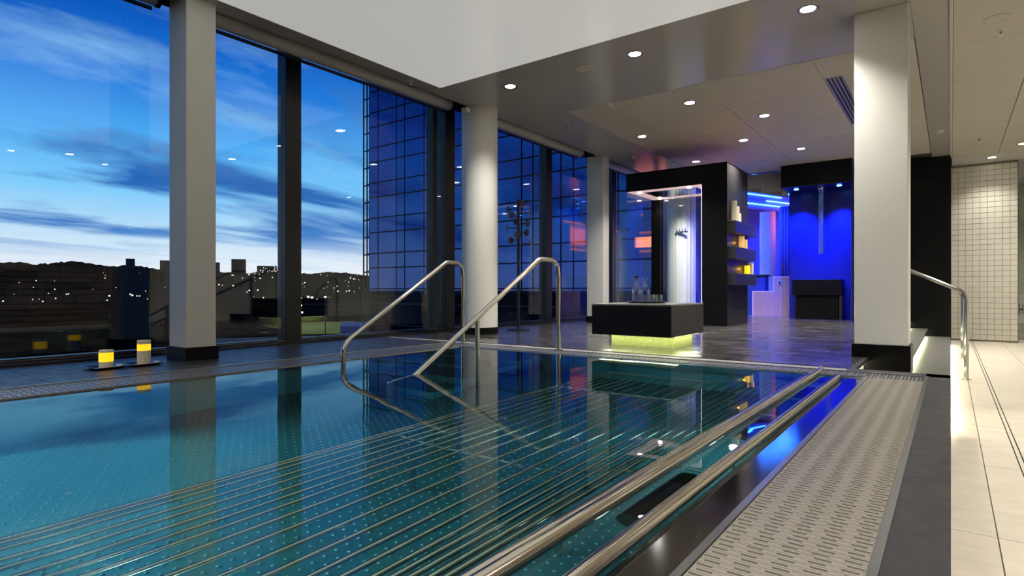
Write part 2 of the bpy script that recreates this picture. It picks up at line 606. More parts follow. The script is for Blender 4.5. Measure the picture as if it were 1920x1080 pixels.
# ledge stone wall opposite the windows
sw = struct(box('wall_stone', (1.72, -3, ZF), (1.98, 4.75, ZC), DARKCH), 'rough ledge stone wall opposite the windows')
z = ZF
rr = random.Random(3)
k = 0
while z < ZC - .02:
    h = rr.choice((.10, .13, .16))
    h = min(h, ZC - z)
    y = -3 + rr.uniform(-.4, 0)
    while y < 4.74:
        L = rr.choice((.6, .9, 1.2))
        y0, y1 = max(y, -3), min(y + L, 4.745)
        if y1 - y0 > .05:
            d = rr.choice((.03, .05, .08, .10))
            box('stone', (1.72 - d, y0 + .006, z + .006), (1.74, y1 - .006, z + h - .004), STONEW, sw, .01)
            k += 1
        y += L
    z += h

# black tiled wall at the end of the steps
bw = struct(box('wall_black', (-1.44, 13.03, -.42), (0, 13.6, ZC), GROUTD), 'black stone tiled wall beside the corridor')
z = -.40
r_ = 0
while z < ZC - .01:
    z1 = min(z + .30, ZC)
    x = -1.44 - (.3 if r_ % 2 else 0)
    while x < 0:
        x0, x1 = max(x, -1.44), min(x + .6, 0)
        if x1 - x0 > .02:
            box('tile', (x0 + .0015, 13.0, z + .0015), (x1 - .0015, 13.05, z1 - .0015), BLACKT, bw)
        x += .6
    z += .30
    r_ += 1
# cream tiled wall
tw_ = struct(box('wall_tiled', (.0, 14.22, ZF), (.985, 14.5, ZC), MOSG), 'cream square tiled wall at the end of the corridor')
cnt = 0
for j in range(33):
    for i in range(9):
        x0 = .002 + i * .1092
        z0 = ZF + .10 * j + .03
        box('tile', (x0 + .003, 14.2, z0 + .003), (x0 + .1062, 14.24, z0 + .097), MOSAIC, tw_)
        cnt += 1
box('edge_profile', (.985, 14.2, ZF), (.992, 14.5, ZC), SILLM, tw_)
# further back: tile wall, greenish light painted into its colour, with the lettered white unit
gw = struct(box('wall_back', (.6, 17.8, ZF), (2.1, 17.95, ZC), pm('green_lit_tile', srgb(222, 224, 190), .3, var=.04, scale=12)), 'pale tiled wall far down the corridor')
unit = thing('wash_basin_unit', 'white wall mounted unit with black lettering at the right edge', 'basin', (1.55, 15.6, .0))
box('body', (1.02, 15.4, -.10), (1.90, 15.8, .47), PLASTW, unit, .01)
box('rim', (1.02, 15.38, .46), (1.90, 15.8, .49), PLASTW, unit, .005)
fc = bpy.data.curves.new('letter', 'FONT')
fc.body = 'H'
fc.size = .30
fc.extrude = .006
fo = bpy.data.objects.new('letter', fc)
COL.objects.link(fo)
bpy.context.view_layer.update()
me = bpy.data.meshes.new_from_object(fo.evaluated_get(bpy.context.evaluated_depsgraph_get()))
bpy.data.objects.remove(fo)
me.materials.clear()
me.materials.append(DARKCH)
lt = put('letter', me, (1.078, 15.392, .085), unit, (PI / 2, 0, 0))
lt.scale = (.36, 1, 1)

# ------------------------------------------------------------------ windows
MUL = [-1.50, 1.00, 3.66, 6.14, 8.70, 11.2, 13.6, 16.0]
for i, (y0, y1) in enumerate(zip(MUL[:-1], MUL[1:])):
    w = struct(put('window_%d' % (i + 1), None, (XW, y0, 0)), 'tall dark framed window onto the dusk sky')
    box('pane', (XW - .012, y0 + .09, .05), (XW + .012, y1 - .09, 3.28), PANE, w)
    box('mullion', (XW - .10, y1 - .095, 0), (XW + .06, y1 + .095, 3.3), BLACKFRAME, w, .004)
    box('bottom_rail', (XW - .06, y0 + .09, .0), (XW + .04, y1 - .09, .05), BLACKFRAME, w)
    box('sill_bead', (XW + .04, y0 + .09, .03), (XW + .055, y1 - .09, .042), SILLM, w)
    box('top_rail', (XW - .06, y0 + .09, 3.20), (XW + .04, y1 - .09, 3.30), BLACKFRAME, w)
# second slimmer post beside the round column
box('post', (XW - .08, 5.80, 0), (XW + .05, 5.88, 3.3), BLACKFRAME, bpy.data.objects['window_3'])

# roller blinds in the ceiling pocket
bl_lab = ['rolled pale blind above the left window', 'rolled pale blind between square and round columns', 'rolled pale blind beyond the round column', 'rolled pale blind beyond the far square column']
for i, (y0, y1) in enumerate(((-2.5, 2.18), (2.46, 5.78), (6.26, 9.25), (9.56, 13.4))):
    b = thing('roller_blind', bl_lab[i], 'blind', (-5.36, y0, 3.05), 'roller blinds along the windows')
    tube('roll', [(-5.36, y0 + .03, 3.045), (-5.36, y1 - .03, 3.045)], .075, BLIND, b, 20)
    box('hem_bar', (-5.445, y0 + .03, 2.955), (-5.425, y1 - .03, 2.985), SILLM, b)
    for yy in (y0, y1 - .02):
        put('bracket', lathe_mesh([(0, -.012), (.085, -.012), (.085, .012), (0, .012)], BLACKFRAME, 20, True, 'brk'), (-5.36, yy + .01, 3.045), b, (PI / 2, 0, 0))

# ================================================================== POOL
pool = struct(box('pool_floor', (-3.95, -2.4, -1.08), (-.50, 4.55, -1.0), POOLM), 'teal steel pool floor with raised dots')
bm = bmesh.new()
sp = .052
i = 0
x = -3.86
while x < -.6:
    y = -.9 + (sp / 2 if i % 2 else 0)
    while y < 4.4:
        ring = [bm.verts.new((x + .0068 * math.cos(2 * PI * k / 6), y + .0068 * math.sin(2 * PI * k / 6), -1.0)) for k in range(6)]
        t = [bm.verts.new((x + .0042 * math.cos(2 * PI * k / 6), y + .0042 * math.sin(2 * PI * k / 6), -.996)) for k in range(6)]
        bm.faces.new(t)
        for k in range(6):
            bm.faces.new((ring[k], ring[(k + 1) % 6], t[(k + 1) % 6], t[k]))
        y += sp
    x += sp * .866
    i += 1
stuff(put('anti_slip_dots', finish(bm, POOLD), (0, 0, 0), None))
dots = bpy.data.objects['anti_slip_dots']
dots.parent = pool
dots.location = -WL[pool]
WL[dots] = Vector((0, 0, 0))
dots['label'] = 'rows of small raised dots on the pool floor'
pw = struct(box('pool_wall_left', (-4.04, -2.4, -1.08), (-3.92, 4.55, -.022), POOLM), 'teal steel pool wall on the window side')
pf = struct(box('pool_wall_far', (-4.04, 4.50, -1.08), (-.45, 4.56, -.022), POOLM), 'teal steel pool wall at the far end')
pn = struct(box('pool_wall_near', (-4.04, -2.46, -1.08), (-.45, -2.4, -.045), POOLM), 'teal steel pool wall at the near end')
bm = bmesh.new()
prof = [(-.60, -1.08), (-.592, -.35), (-.590, -.07), (-.578, -.024), (-.555, -.010), (-.455, -.006), (-.455, -1.08)]
for y in (-2.4, 4.5):
    pass
a = [bm.verts.new((px_, -2.4, pz_)) for px_, pz_ in prof]
b = [bm.verts.new((px_, 4.5, pz_)) for px_, pz_ in prof]
for i in range(len(prof)):
    j = (i + 1) % len(prof)
    bm.faces.new((a[i], a[j], b[j], b[i]))
bm.faces.new(a)
bm.faces.new(b)
EDGE = pm('wet_steel_edge', (.30, .295, .285, 1), .11, metal=1)
pr = struct(put('pool_wall_right', finish(bm, EDGE)), 'brushed steel pool edge rounding down into the water')
# rounded corner of the steel edge
bm = bmesh.new()
v = [bm.verts.new((-.455, 4.50, -.004))]
for k in range(9):
    t = k / 8 * PI / 2
    v.append(bm.verts.new((-.455 - .13 + .13 * math.cos(t), 4.50 - .13 + .13 * math.sin(t), -.004)))
top = bm.faces.new(v)
ext = bmesh.ops.extrude_face_region(bm, geom=[top])
for e in ext['geom']:
    if isinstance(e, bmesh.types.BMVert):
        e.co.z -= .03
put('corner_plate', finish(bm, STEELB), (0, 0, 0), pr)

# pool entry steps
stp = thing('pool_steps', 'submerged teal steel entry steps between the handrails', 'steps', (-3.46, 4.0, -1.0))
for i, (y0, zt) in enumerate(((4.12, -.22), (3.76, -.42), (3.40, -.62), (3.04, -.82))):
    box('tread', (-3.915, y0, -1.0), (-3.0, 4.498, zt), POOLM, stp, .01)

# water
bm = bmesh.new()
vv = [bm.verts.new(p) for p in ((-4.05, -2.4, 0), (-.456, -2.4, 0), (-.456, 4.53, 0), (-4.05, 4.53, 0))]
f = bm.faces.new(vv)
me = bpy.data.meshes.new('water')
bm.normal_update()
if f.normal.z < 0:
    f.normal_flip()
bm.to_mesh(me)
bm.free()
me.materials.append(WATER)
wt = put('water_surface', me, (0, 0, ZW))
stuff(wt, 'still clear blue green pool water')
wt['category'] = 'water'

# window side overflow grate
def cell_mesh(w, l, key, mat):
    """grate cell: slat with two rows of holes, built as rims and bridges. w = width (X), l = length (Y)"""
    if key in CACHE:
        return CACHE[key]
    bm = bmesh.new()
    n = 4
    for sx in (-1, 0, 1):
        add_box(bm, (sx * (w / 2 - .004), 0, 0), (.006, l, .014))
    for i in range(n + 1):
        add_box(bm, (0, -l / 2 + l * i / n, 0), (w - .004, .012 if i in (0, n) else .014, .014))
    CACHE[key] = finish(bm, mat)
    return CACHE[key]

gl_ = thing('overflow_grate', 'fine steel overflow grate below the window ledge', 'grate', (-4.24, 1, -.02), 'pool overflow gratings')
box('channel', (-4.44, -2.4, -.2), (-4.04, 4.55, -.06), DARKCH, gl_)
box('frame', (-4.44, -2.4, -.06), (-4.42, 4.75, .004), STEELB, gl_)
box('frame', (-4.06, -2.4, -.06), (-4.045, 4.55, -.010), STEELB, gl_)
me = cell_mesh(.044, .36, 'cellL', GRATEB)
for j in range(120):
    o = put('grate_slat', me, (-4.24, -.45 + j * .042, -.010), gl_, (0, 0, PI / 2))
# far overflow grate
gf = thing('overflow_grate', 'fine steel overflow grate along the far pool edge', 'grate', (-2.3, 4.65, -.02), 'pool overflow gratings')
box('channel', (-4.42, 4.56, -.2), (-.14, 4.77, -.06), DARKCH, gf)
box('frame', (-4.42, 4.752, -.06), (-.13, 4.778, .004), STEELB, gf)
box('frame', (-4.04, 4.535, -.06), (-.14, 4.556, -.008), STEELB, gf)
me = cell_mesh(.044, .196, 'cellF', GRATEB)
for j in range(102):
    put('grate_slat', me, (-4.40 + j * .042, 4.654, -.010), gf)

# broad right hand grating: cross slats with five slots each
gr = thing('slotted_grating', 'broad pale slotted grating along the right pool edge', 'grate', (-.285, 2, -.02), 'pool overflow gratings')
box('channel', (-.452, -1.5, -.25), (-.138, 4.53, -.07), DARKCH, gr)
box('frame', (-.455, -1.5, -.07), (-.437, 4.53, .004), STEELB, gr)
box('frame', (-.137, -1.5, -.07), (-.118, 4.77, .005), STEELB, gr)
def slat_mesh(shift):
    bm = bmesh.new()
    W, P = .297, .0245
    add_box(bm, (0, P / 2 - .0042, 0), (W, .0070, .016))
    add_box(bm, (0, -P / 2 + .0042, 0), (W, .0070, .016))
    xs = [-.125 + i * .0625 for i in range(5)]
    edges = [-W / 2]
    for xx in xs:
        edges += [xx - .0165 + shift, xx + .0165 + shift]
    edges.append(W / 2)
    for a, b in zip(edges[0::2], edges[1::2]):
        add_box(bm, ((a + b) / 2, 0, -.0004), (b - a, .0135, .0155))
    return finish(bm, GRATE)
sm = [slat_mesh(-.004), slat_mesh(.004)]
for j in range(160):
    put('grating_slat', sm[j % 2], (-.2865, .53 + j * .025, -.008), gr)

# underwater massage lounger made of bars
lo = thing('massage_lounger', 'submerged lounger of parallel polished steel bars', 'pool lounger', (-1.5, 2, -1.0))
BX = [(-2.150, .35), (-2.124, .352), (-2.083, .355), (-2.017, .36), (-1.963, .362), (-1.896, .365), (-1.836, .365), (-1.77, .36), (-1.69, .355), (-1.602, .35), (-1.5, .347), (-1.412, .345), (-1.32, .34),
      (-1.237, .315), (-1.15, .28), (-1.085, .24), (-1.024, .20), (-.965, .165), (-.917, .135), (-.858, .105), (-.800, .075)]
bar_me = tube_mesh([(0, -1.9, 0), (0, 1.0, 0), (0, 4.12, 0)], .0125, STEELW, 10)
for X, D in BX:
    put('bar', bar_me, (X, 0, ZW - D), lo)
prof = [(X, 4.13, ZW - D) for X, D in BX]
tube('end_frame', prof, .016, STEEL, lo, 10)
prof = [(X, -1.9, ZW - D) for X, D in BX]
tube('end_frame', prof, .016, STEEL, lo, 10)
for yy in (.4, 1.9, 3.4):
    tube('support_arch', [(X, yy, ZW - D - .022) for X, D in BX], .012, STEEL, lo, 8)
    for xx, D in ((-2.0, .38), (-1.2, .33)):
        tube('leg', [(xx, yy, -1.0), (xx, yy, ZW - D)], .016, STEEL, lo, 10)
# neck rest tubes at the water line
nr = thing('neck_rest_rail', 'thick polished steel tubes lying at the water line', 'rail', (-.68, 2, -.03))
tube('tube', [(-.748, -1.6, -.002), (-.748, 4.62, -.002), (-.748, 4.70, .012)], .022, STEELW, nr, 16)
tube('tube', [(-.797, -1.6, -.018), (-.797, 4.50, -.018)], .017, STEELW, nr, 14)
tube('tube', [(-.598, -1.6, .003), (-.598, 4.36, .003)], .021, STEELW, nr, 16)
put('tube_cap', lathe_mesh([(.021, 0), (.019, .006), (.012, .011), (0, .013)], STEEL, 16), (-.598, 4.36, .003), nr, (-PI / 2, 0, 0))
for y in (.75, 1.95, 3.0, 4.05):
    tube('cross_stay', [(-.748, y, -.05), (-.67, y, -.075), (-.598, y, -.05)], .007, STEEL, nr, 8)
for i, (y0, y1) in enumerate(((1.42, 1.86), (2.48, 2.90), (3.58, 3.95))):
    o = tube('headrest_roller', [(-.672, y0, -.058), (-.672, y1, -.058)], .044, RUBBER, None, 20)
    tag(o, ('nearest', 'middle', 'farthest')[i] + ' black headrest roller between the two steel neck tubes', 'headrest', 'headrest rollers')

# underwater lamps
UWL = emis('underwater_lamp', (.80, 1, 1, 1), 6)
def pool_lamp(loc, axis, energy, label):
    t = thing('underwater_lamp', label, 'lamp', loc, 'underwater lamps')
    rot = {'+x': (0, PI / 2, 0), '-x': (0, -PI / 2, 0), '-y': (PI / 2, 0, 0), '+y': (-PI / 2, 0, 0)}[axis]
    put('bezel', lathe_mesh([(.055, 0), (.085, .0), (.085, .012), (.06, .02), (.055, .012)], STEEL, 24, True, 'pbz'), loc, t, rot)
    put('lens', lathe_mesh([(0, .006), (.056, .006), (.05, .012), (0, .016)], UWL, 24, True, 'plz'), loc, t, rot)
    d = {'+x': Vector((1, 0, 0)), '-x': Vector((-1, 0, 0)), '-y': Vector((0, -1, 0)), '+y': Vector((0, 1, 0))}[axis]
    lr = {'+x': (0, -PI / 2, 0), '-x': (0, PI / 2, 0), '-y': (-PI / 2, 0, 0), '+y': (PI / 2, 0, 0)}[axis]
    light('lamp_light', 'SPOT', Vector(loc) + d * .03, energy, (.45, .92, 1.0), t, lr, .06, 165, .5)
for i, y in enumerate((-1.2, .9, 3.0)):
    pool_lamp((-.60, y, -.62), '-x', 18, ('near', 'middle', 'far')[i] + ' underwater lamp in the right pool wall below the lounger')
for i, y in enumerate((-1.0, .35)):
    pool_lamp((-3.92, y, -.55), '+x', 150, ('near', 'far')[i] + ' underwater lamp in the window side pool wall')
# small glowing white bodies on stems between the neck tubes
for i, (x, y) in enumerate(((-.70, 1.50), (-.70, 2.42))):
    t = thing('glow_fitting', ('nearer', 'farther')[i] + ' small white glowing body under water between the neck tubes', 'lamp', (x, y, -.30), 'small fittings between the tubes')
    put('body', lathe_mesh([(0, 0), (.016, 0), (.018, .05), (.012, .065), (0, .07)], emis('fitting_glow_%d' % i, (.85, .92, 1, 1), 1.6), 14), (x, y, -.20), t)
    tube('stem', [(x, y, -.60), (x, y, -.20)], .006, STEEL, t, 8)

# pool handrails
hr = thing('pool_handrail', 'bent steel handrail entering the pool on the window side', 'handrail', (-4.165, 4.69, 0), 'pool entry handrails')
pts = fillet([(-4.165, 4.69, 0), (-4.165, 4.69, .862), (-4.135, 4.40, .862), (-3.90, 2.948, .142), (-3.90, 2.948, -.985)], [.17, .12, .16], 10)
tube('tube', pts, .0205, STEELW, hr, 16)
put('flange', lathe_mesh([(0, 0), (.045, 0), (.045, .006), (.022, .010), (0, .010)], STEEL, 20, True, 'flg'), (-4.165, 4.69, 0), hr)
hr = thing('pool_handrail', 'bent steel handrail with a middle post nearer the water table', 'handrail', (-3.0, 4.745, 0), 'pool entry handrails')
pts = fillet([(-3.0, 4.745, 0), (-3.0, 4.745, .858), (-3.0, 4.43, .858), (-3.0, 2.64, -.155), (-3.0, 2.64, -.99)], [.17, .12, .06], 10)
tube('tube', pts, .0215, STEELW, hr, 16)
tube('post', [(-3.0, 3.548, -1.0), (-3.0, 3.548, .335)], .019, STEELW, hr, 14)
put('flange', lathe_mesh([(0, 0), (.045, 0), (.045, .006), (.022, .010), (0, .010)], STEEL, 20, True, 'flg'), (-3.0, 4.745, 0), hr)

# corridor handrails on the steps
for i, (y, lab) in enumerate(((8.06, 'bent steel handrail on the corridor steps beside the white column'), (10.5, 'farther steel handrail on the corridor steps'))):
    h = thing('step_handrail', lab, 'handrail', (.135, y, ZF), 'corridor step handrails')
    tube('tube', fillet([(.135, y, ZF), (.135, y, .545), (-.62, y, .92), (-.62, y, 0)], [.16, .16], 10), .021, STEEL, h, 16)
    for X, Z in ((.135, ZF), (-.62, 0)):
        put('flange', lathe_mesh([(0, 0), (.045, 0), (.045, .006), (.022, .010), (0, .010)], STEEL, 20, True, 'flg'), (X, y, Z), h)

# ================================================================== COLUMNS
c = thing('square_column', 'white square column between the left windows', 'column', (-5.1, 2.32, 0), 'white columns')
box('shaft', (-5.255, 2.215, .105), (-4.95, 2.455, ZC + .3), COLW, c, .004)
box('plinth', (-5.27, 2.20, 0), (-4.935, 2.47, .107), BLACKT, c)
c = thing('round_column', 'white round column beside the coat rack', 'column', (-5.04, 6.01, 0), 'white columns')
put('shaft', lathe_mesh([(.24, .085), (.24, ZC)], COLW, 48), (-5.04, 6.01, 0), c)
for k in range(26):
    a = 2 * PI * k / 26
    put('plinth_tile', box_mesh((.008, .0555, .085), BLACKT), (-5.04 + .243 * math.cos(a), 6.01 + .243 * math.sin(a), .0425), c, (0, 0, a))
put('plinth_core', lathe_mesh([(.239, 0), (.239, .086)], GROUTD, 40), (-5.04, 6.01, 0), c)
bx = box('junction_box', (-5.07, 5.68, 2.87), (-4.99, 5.765, 2.93), PLASTW)
tag(bx, 'small white sensor box at the top of the round column', 'sensor')
c = thing('square_column', 'white square column behind the water table', 'column', (-5.1, 9.4, 0), 'white columns')
box('shaft', (-5.27, 9.3, .1), (-4.945, 9.53, ZC), COLW, c, .004)
box('plinth', (-5.285, 9.285, 0), (-4.93, 9.545, .102), BLACKT, c)
c = thing('square_column', 'large white square column at the corner of the steps', 'column', (-.48, 6.05, -.125), 'white columns')
box('shaft', (-.672, 5.855, .11), (-.283, 6.20, ZC), COLW, c, .004)
box('plinth_core', (-.680, 5.845, -.13), (-.275, 6.21, .111), GROUTD, c)
box('plinth_tile', (-.690, 5.835, -.13), (-.581, 5.85, .11), BLACKT, c)
box('plinth_tile', (-.578, 5.835, -.13), (-.266, 5.85, .11), BLACKT, c)
box('plinth_tile', (-.278, 5.851, -.13), (-.265, 6.21, .11), SLATED, c)
c = thing('round_column', 'white round column seen through the shower', 'column', (-5.0, 13.2, 0), 'white columns')
put('shaft', lathe_mesh([(.33, 0), (.33, ZC)], COLW, 48), (-5.0, 13.2, 0), c)
hk = thing('hook_rail', 'small metal hook rail on the round column behind the shower', 'hooks', (-4.85, 12.88, 1.9))
box('rail', (-4.98, 12.855, 1.86), (-4.72, 12.872, 1.90), CHROME, hk)
for k in range(4):
    x = -4.95 + k * .065
    tube('hook', fillet([(x, 12.858, 1.88), (x, 12.82, 1.86), (x, 12.80, 1.95)], .02, 4), .009, CHROME, hk, 8)

# ================================================================== WATER TABLE
tb = thing('drinks_table', 'black stone clad box table with a glowing recessed base', 'table', (-2.5, 5.7, 0))
X0, X1, Y0, Y1 = -2.925, -2.09, 5.26, 6.16
box('core', (X0 + .012, Y0 + .012, .135), (X1 - .012, Y1 - .012, .43), GROUTD, tb)
for k in range(3):
    w = (X1 - X0) / 3
    box('front_panel', (X0 + w * k + .0012, Y0, .13), (X0 + w * (k + 1) - .0012, Y0 + .013, .418), BLACKR, tb)
    d = (Y1 - Y0) / 3
    box('side_panel', (X1 - .013, Y0 + .0135 + d * k * .985, .13), (X1, Y0 + .0135 + d * (k + 1) * .985 - .002, .418), SLATED, tb)
    box('side_panel', (X0, Y0 + .0135 + d * k * .985, .13), (X0 + .013, Y0 + .0135 + d * (k + 1) * .985 - .002, .418), BLACKR, tb)
box('top_slab', (X0, Y0, .42), (X1, Y1, .440), pm('table_top_stone', srgb(120, 118, 112), .22, var=.1, scale=20), tb, .003)
PED = pm('pedestal_stone', srgb(126, 130, 82), .5, var=.25, scale=60)
box('pedestal', (X0 + .07, Y0 + .30, 0), (X1 - .09, Y1 - .08, .135), PED, tb)
# light strips hidden under the overhang
def led_strip(name, lo, hi, mat, energy, color, parent, down=(PI, 0, 0)):
    s = box(name, lo, hi, mat, parent)
    return s
box('led_strip', (X0 + .05, Y0 + .20, .122), (X1 - .05, Y0 + .215, .129), LEDG, tb)
box('led_strip', (X1 - .040, Y0 + .2, .122), (X1 - .030, Y1 - .05, .129), LEDG, tb)
box('led_strip', (X0 + .02, Y0 + .2, .122), (X0 + .03, Y1 - .05, .129), LEDG, tb)
light('strip_light', 'AREA', ((X0 + X1) / 2, Y0 + .22, .119), 2.4, (.95, 1, .58), tb, (0, 0, 0), .74, sy=.10)
light('strip_light', 'AREA', (X1 - .035, (Y0 + Y1) / 2 + .06, .119), 2.1, (.95, 1, .58), tb, (0, 0, 0), .06, sy=.7)
light('strip_light', 'AREA', (X0 + .025, (Y0 + Y1) / 2 + .06, .119), 2.1, (.95, 1, .58), tb, (0, 0, 0), .06, sy=.7)

tr = thing('serving_tray', 'round black serving tray on the stone table', 'tray', (-2.553, 5.75, .44))
put('dish', lathe_mesh([(0, .002), (.16, .002), (.198, .016), (.203, .016), (.165, 0), (0, 0)], TRAYM, 40), (-2.553, 5.75, .44), tr)
bprof = [(0, .004), (.045, .004), (.048, .01), (.048, .13), (.044, .155), (.026, .195), (.019, .215), (.019, .248), (.023, .252), (.023, .262),
         (.018, .262), (.016, .215), (.023, .194), (.041, .153), (.045, .13), (.045, .012), (0, .010)]
for i, (x, y, lab) in enumerate(((-2.652, 5.73, 'clear glass water bottle with a black stopper on the tray'), (-2.585, 5.80, 'clear open glass water bottle behind the stoppered one'))):
    t = thing('water_bottle', lab, 'bottle', (x, y, .443), 'water bottles on the tray')
    put('glass', lathe_mesh(bprof, CLEAR, 24, True, 'bottle'), (x, y, .443), t)
    put('water', lathe_mesh([(0, .011), (.043, .012), (.0435, .10), (0, .10)], glass('bottle_water_%d' % i, .06, (.9, .94, .97, 1), 0, 3), 20), (x, y, .443), t)
    if i == 0:
        put('stopper', lathe_mesh([(0, .25), (.015, .25), (.017, .262), (.024, .264), (.024, .280), (0, .283)], DARKCH, 20), (x, y, .443), t)
gprof = [(0, .003), (.032, .003), (.034, .008), (.036, .085), (.034, .085), (.031, .012), (0, .010)]
gl_l = ['leftmost drinking glass beside the bottles', 'second drinking glass from the bottles on the tray', 'third drinking glass from the bottles on the tray', 'rightmost drinking glass on the tray']
for i, (x, y) in enumerate(((-2.535, 5.70), (-2.490, 5.80), (-2.462, 5.68), (-2.415, 5.76))):
    o = put('drinking_glass', lathe_mesh(gprof, CLEAR, 22, True, 'tumbler'), (x, y, .443))
    tag(o, gl_l[i], 'glass', 'drinking glasses on the tray')

# ================================================================== SHOWER TOWER
tw1 = thing('rain_shower_tower', 'black stone shower portal with lit canopy and shelves', 'shower', (-3.7, 9.5, 0))
YA, YB = 9.45, 10.62
# right pillar clad with tiles
box('pillar_core', (-3.225, YA + .012, 0), (-2.845, YB - .012, 2.59), GROUTD, tw1)
zs = [0, .39, .98, 1.57, 2.16, 2.60]
for a, b in zip(zs[:-1], zs[1:]):
    box('cladding_tile', (-3.235, YA, a + .0015), (-2.832, YA + .014, b - .0015), BLACKT, tw1)
    box('cladding_tile', (-2.846, YA + .0145, a + .0015), (-2.832, YB, b - .0015), TOWERS, tw1)
    box('cladding_tile', (-3.238, YA + .0145, a + .0015), (-3.224, YB, b - .0015), BLACKT, tw1)
# header
box('header_core', (-4.55, YA + .012, 2.30), (-3.24, YA + .20, 2.58), GROUTD, tw1)
for a, b in zip((-4.57, -3.98), (-3.98, -3.236)):
    box('header_tile', (a + .001, YA, 2.292), (b - .001, YA + .014, 2.60), BLACKT, tw1)
box('header_side', (-4.572, YA + .0145, 2.30), (-4.556, YB, 2.60), BLACKT, tw1)
box('header_back', (-4.57, YB - .016, 2.30), (-3.24, YB, 2.60), BLACKT, tw1)
box('roof_panel', (-4.57, YA, 2.585), (-2.832, YB, 2.605), BLACKT, tw1)
# pale soffit ring and dark mirror centre
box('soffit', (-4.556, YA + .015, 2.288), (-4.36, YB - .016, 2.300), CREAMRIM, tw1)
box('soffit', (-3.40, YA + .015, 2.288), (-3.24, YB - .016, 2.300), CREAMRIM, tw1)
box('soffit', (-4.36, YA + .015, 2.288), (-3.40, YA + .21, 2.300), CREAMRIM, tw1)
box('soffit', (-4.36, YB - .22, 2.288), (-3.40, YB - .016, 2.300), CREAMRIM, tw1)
box('shower_plate', (-4.36, YA + .21, 2.292), (-3.40, YB - .22, 2.30), CHROME, tw1)
for (x, y) in ((-4.39, 9.62), (-3.50, 9.60), (-4.36, 10.45), (-3.46, 10.45)):
    put('spot_lens', lathe_mesh([(0, 0), (.035, 0), (.035, .012), (0, .012)], LAMPW, 16, True, 'slens'), (x, y, 2.277), tw1)
    light('spot_light', 'SPOT', (x, y, 2.262), 12, (1, .86, .80), tw1, (0, 0, 0), .03, 120, .6)
# rear post, glass panes
box('rear_post', (-4.60, 10.60, 0), (-4.37, 10.80, 2.30), BLACKT, tw1)
box('side_glass', (-4.575, YA + .03, .02), (-4.567, YB - .02, 2.29), SHOWERG, tw1)
box('rear_glass', (-4.36, YB - .02, .02), (-3.30, YB - .012, 2.29), SHOWERG, tw1)
box('light_strip', (-3.250, YA + .03, .02), (-3.240, YA + .045, 2.27), LEDP, tw1)
th = random.Random(5)
tm = tube_mesh([(0, 0, 0), (0, 0, 2.27)], .0045, THREAD, 6)
for k in range(30):
    put('rain_thread', tm, (-4.22 + k * .030 + th.uniform(-.008, .008), 10.05 + th.uniform(-.18, .18), .015), tw1)
# shelves with candles
for k, zt in enumerate((1.674, 1.262, .841)):
    box('shelf', (-2.831, 9.50, zt - .19), (-2.715, 10.72, zt), TOWERS, tw1, .003)
light('shelf_light', 'SPOT', (-2.79, 10.0, 2.9), 45, (1, .95, .9), tw1, (0, 0, 0), .03, 28, .6)
def candle(x, y, z, r, h, mat, label, group, lit_from=None):
    t = thing('candle', label, 'candle', (x, y, z), group)
    if lit_from is None:
        put('wax', lathe_mesh([(0, 0), (r, 0), (r, h), (r * .92, h + .002), (r * .8, h - .006), (0, h - .008)], mat, 24), (x, y, z), t)
    else:
        a, b = lit_from
        put('wax', lathe_mesh([(0, 0), (r, 0), (r, a), (0, a)], WAX, 24), (x, y, z), t)
        put('glowing_band', lathe_mesh([(r * .99, a), (r, a), (r, b), (r * .99, b)], WAXLIT, 24), (x, y, z), t)
        put('rim', lathe_mesh([(r, b), (r, h), (r * .93, h + .002), (r * .86, h - .008), (0, h - .014)], WAX, 24), (x, y, z), t)
    tube('wick', [(x, y, z + h - .014), (x + .001, y, z + h + .006)], .0012, DARKCH, t, 6)
    return t
G = 'candles on the tower shelves'
candle(-2.775, 9.62, 1.674, .045, .32, WAX, 'tallest candle on the top shelf of the black tower', G)
candle(-2.775, 9.79, 1.674, .038, .25, WAX, 'middle height candle on the top shelf', G)
candle(-2.775, 9.92, 1.674, .030, .15, WAX, 'shortest candle on the top shelf', G)
candle(-2.775, 10.05, 1.262, .045, .20, WAXWARM, 'taller candle on the middle shelf', G)
candle(-2.775, 10.24, 1.262, .040, .155, WAXWARM, 'shorter candle on the middle shelf', G)
candle(-2.775, 10.38, .841, .045, .145, WAXLIT, 'short glowing yellow candle on the bottom shelf', G)
candle(-2.775, 10.60, .841, .045, .205, WAX, 'taller white candle on the bottom shelf', G)
light('candle_glow', 'POINT', (-2.79, 10.25, .93), .09, (1, .6, .1), tw1, size=.02)
light('candle_glow', 'POINT', (-2.80, 9.95, 1.35), .06, (1, .6, .2), tw1, size=.02)
tbz = thing('towel_bar', 'short dark bar on the left side of the shower', 'bar', (-4.68, 9.6, 1.64))
tube('bar', [(-4.80, 9.55, 1.62), (-4.58, 9.55, 1.64)], .016, CHROME, tbz, 10)
box('end_block', (-4.60, 9.53, 1.61), (-4.577, 9.57, 1.67), RUBBER, tbz)

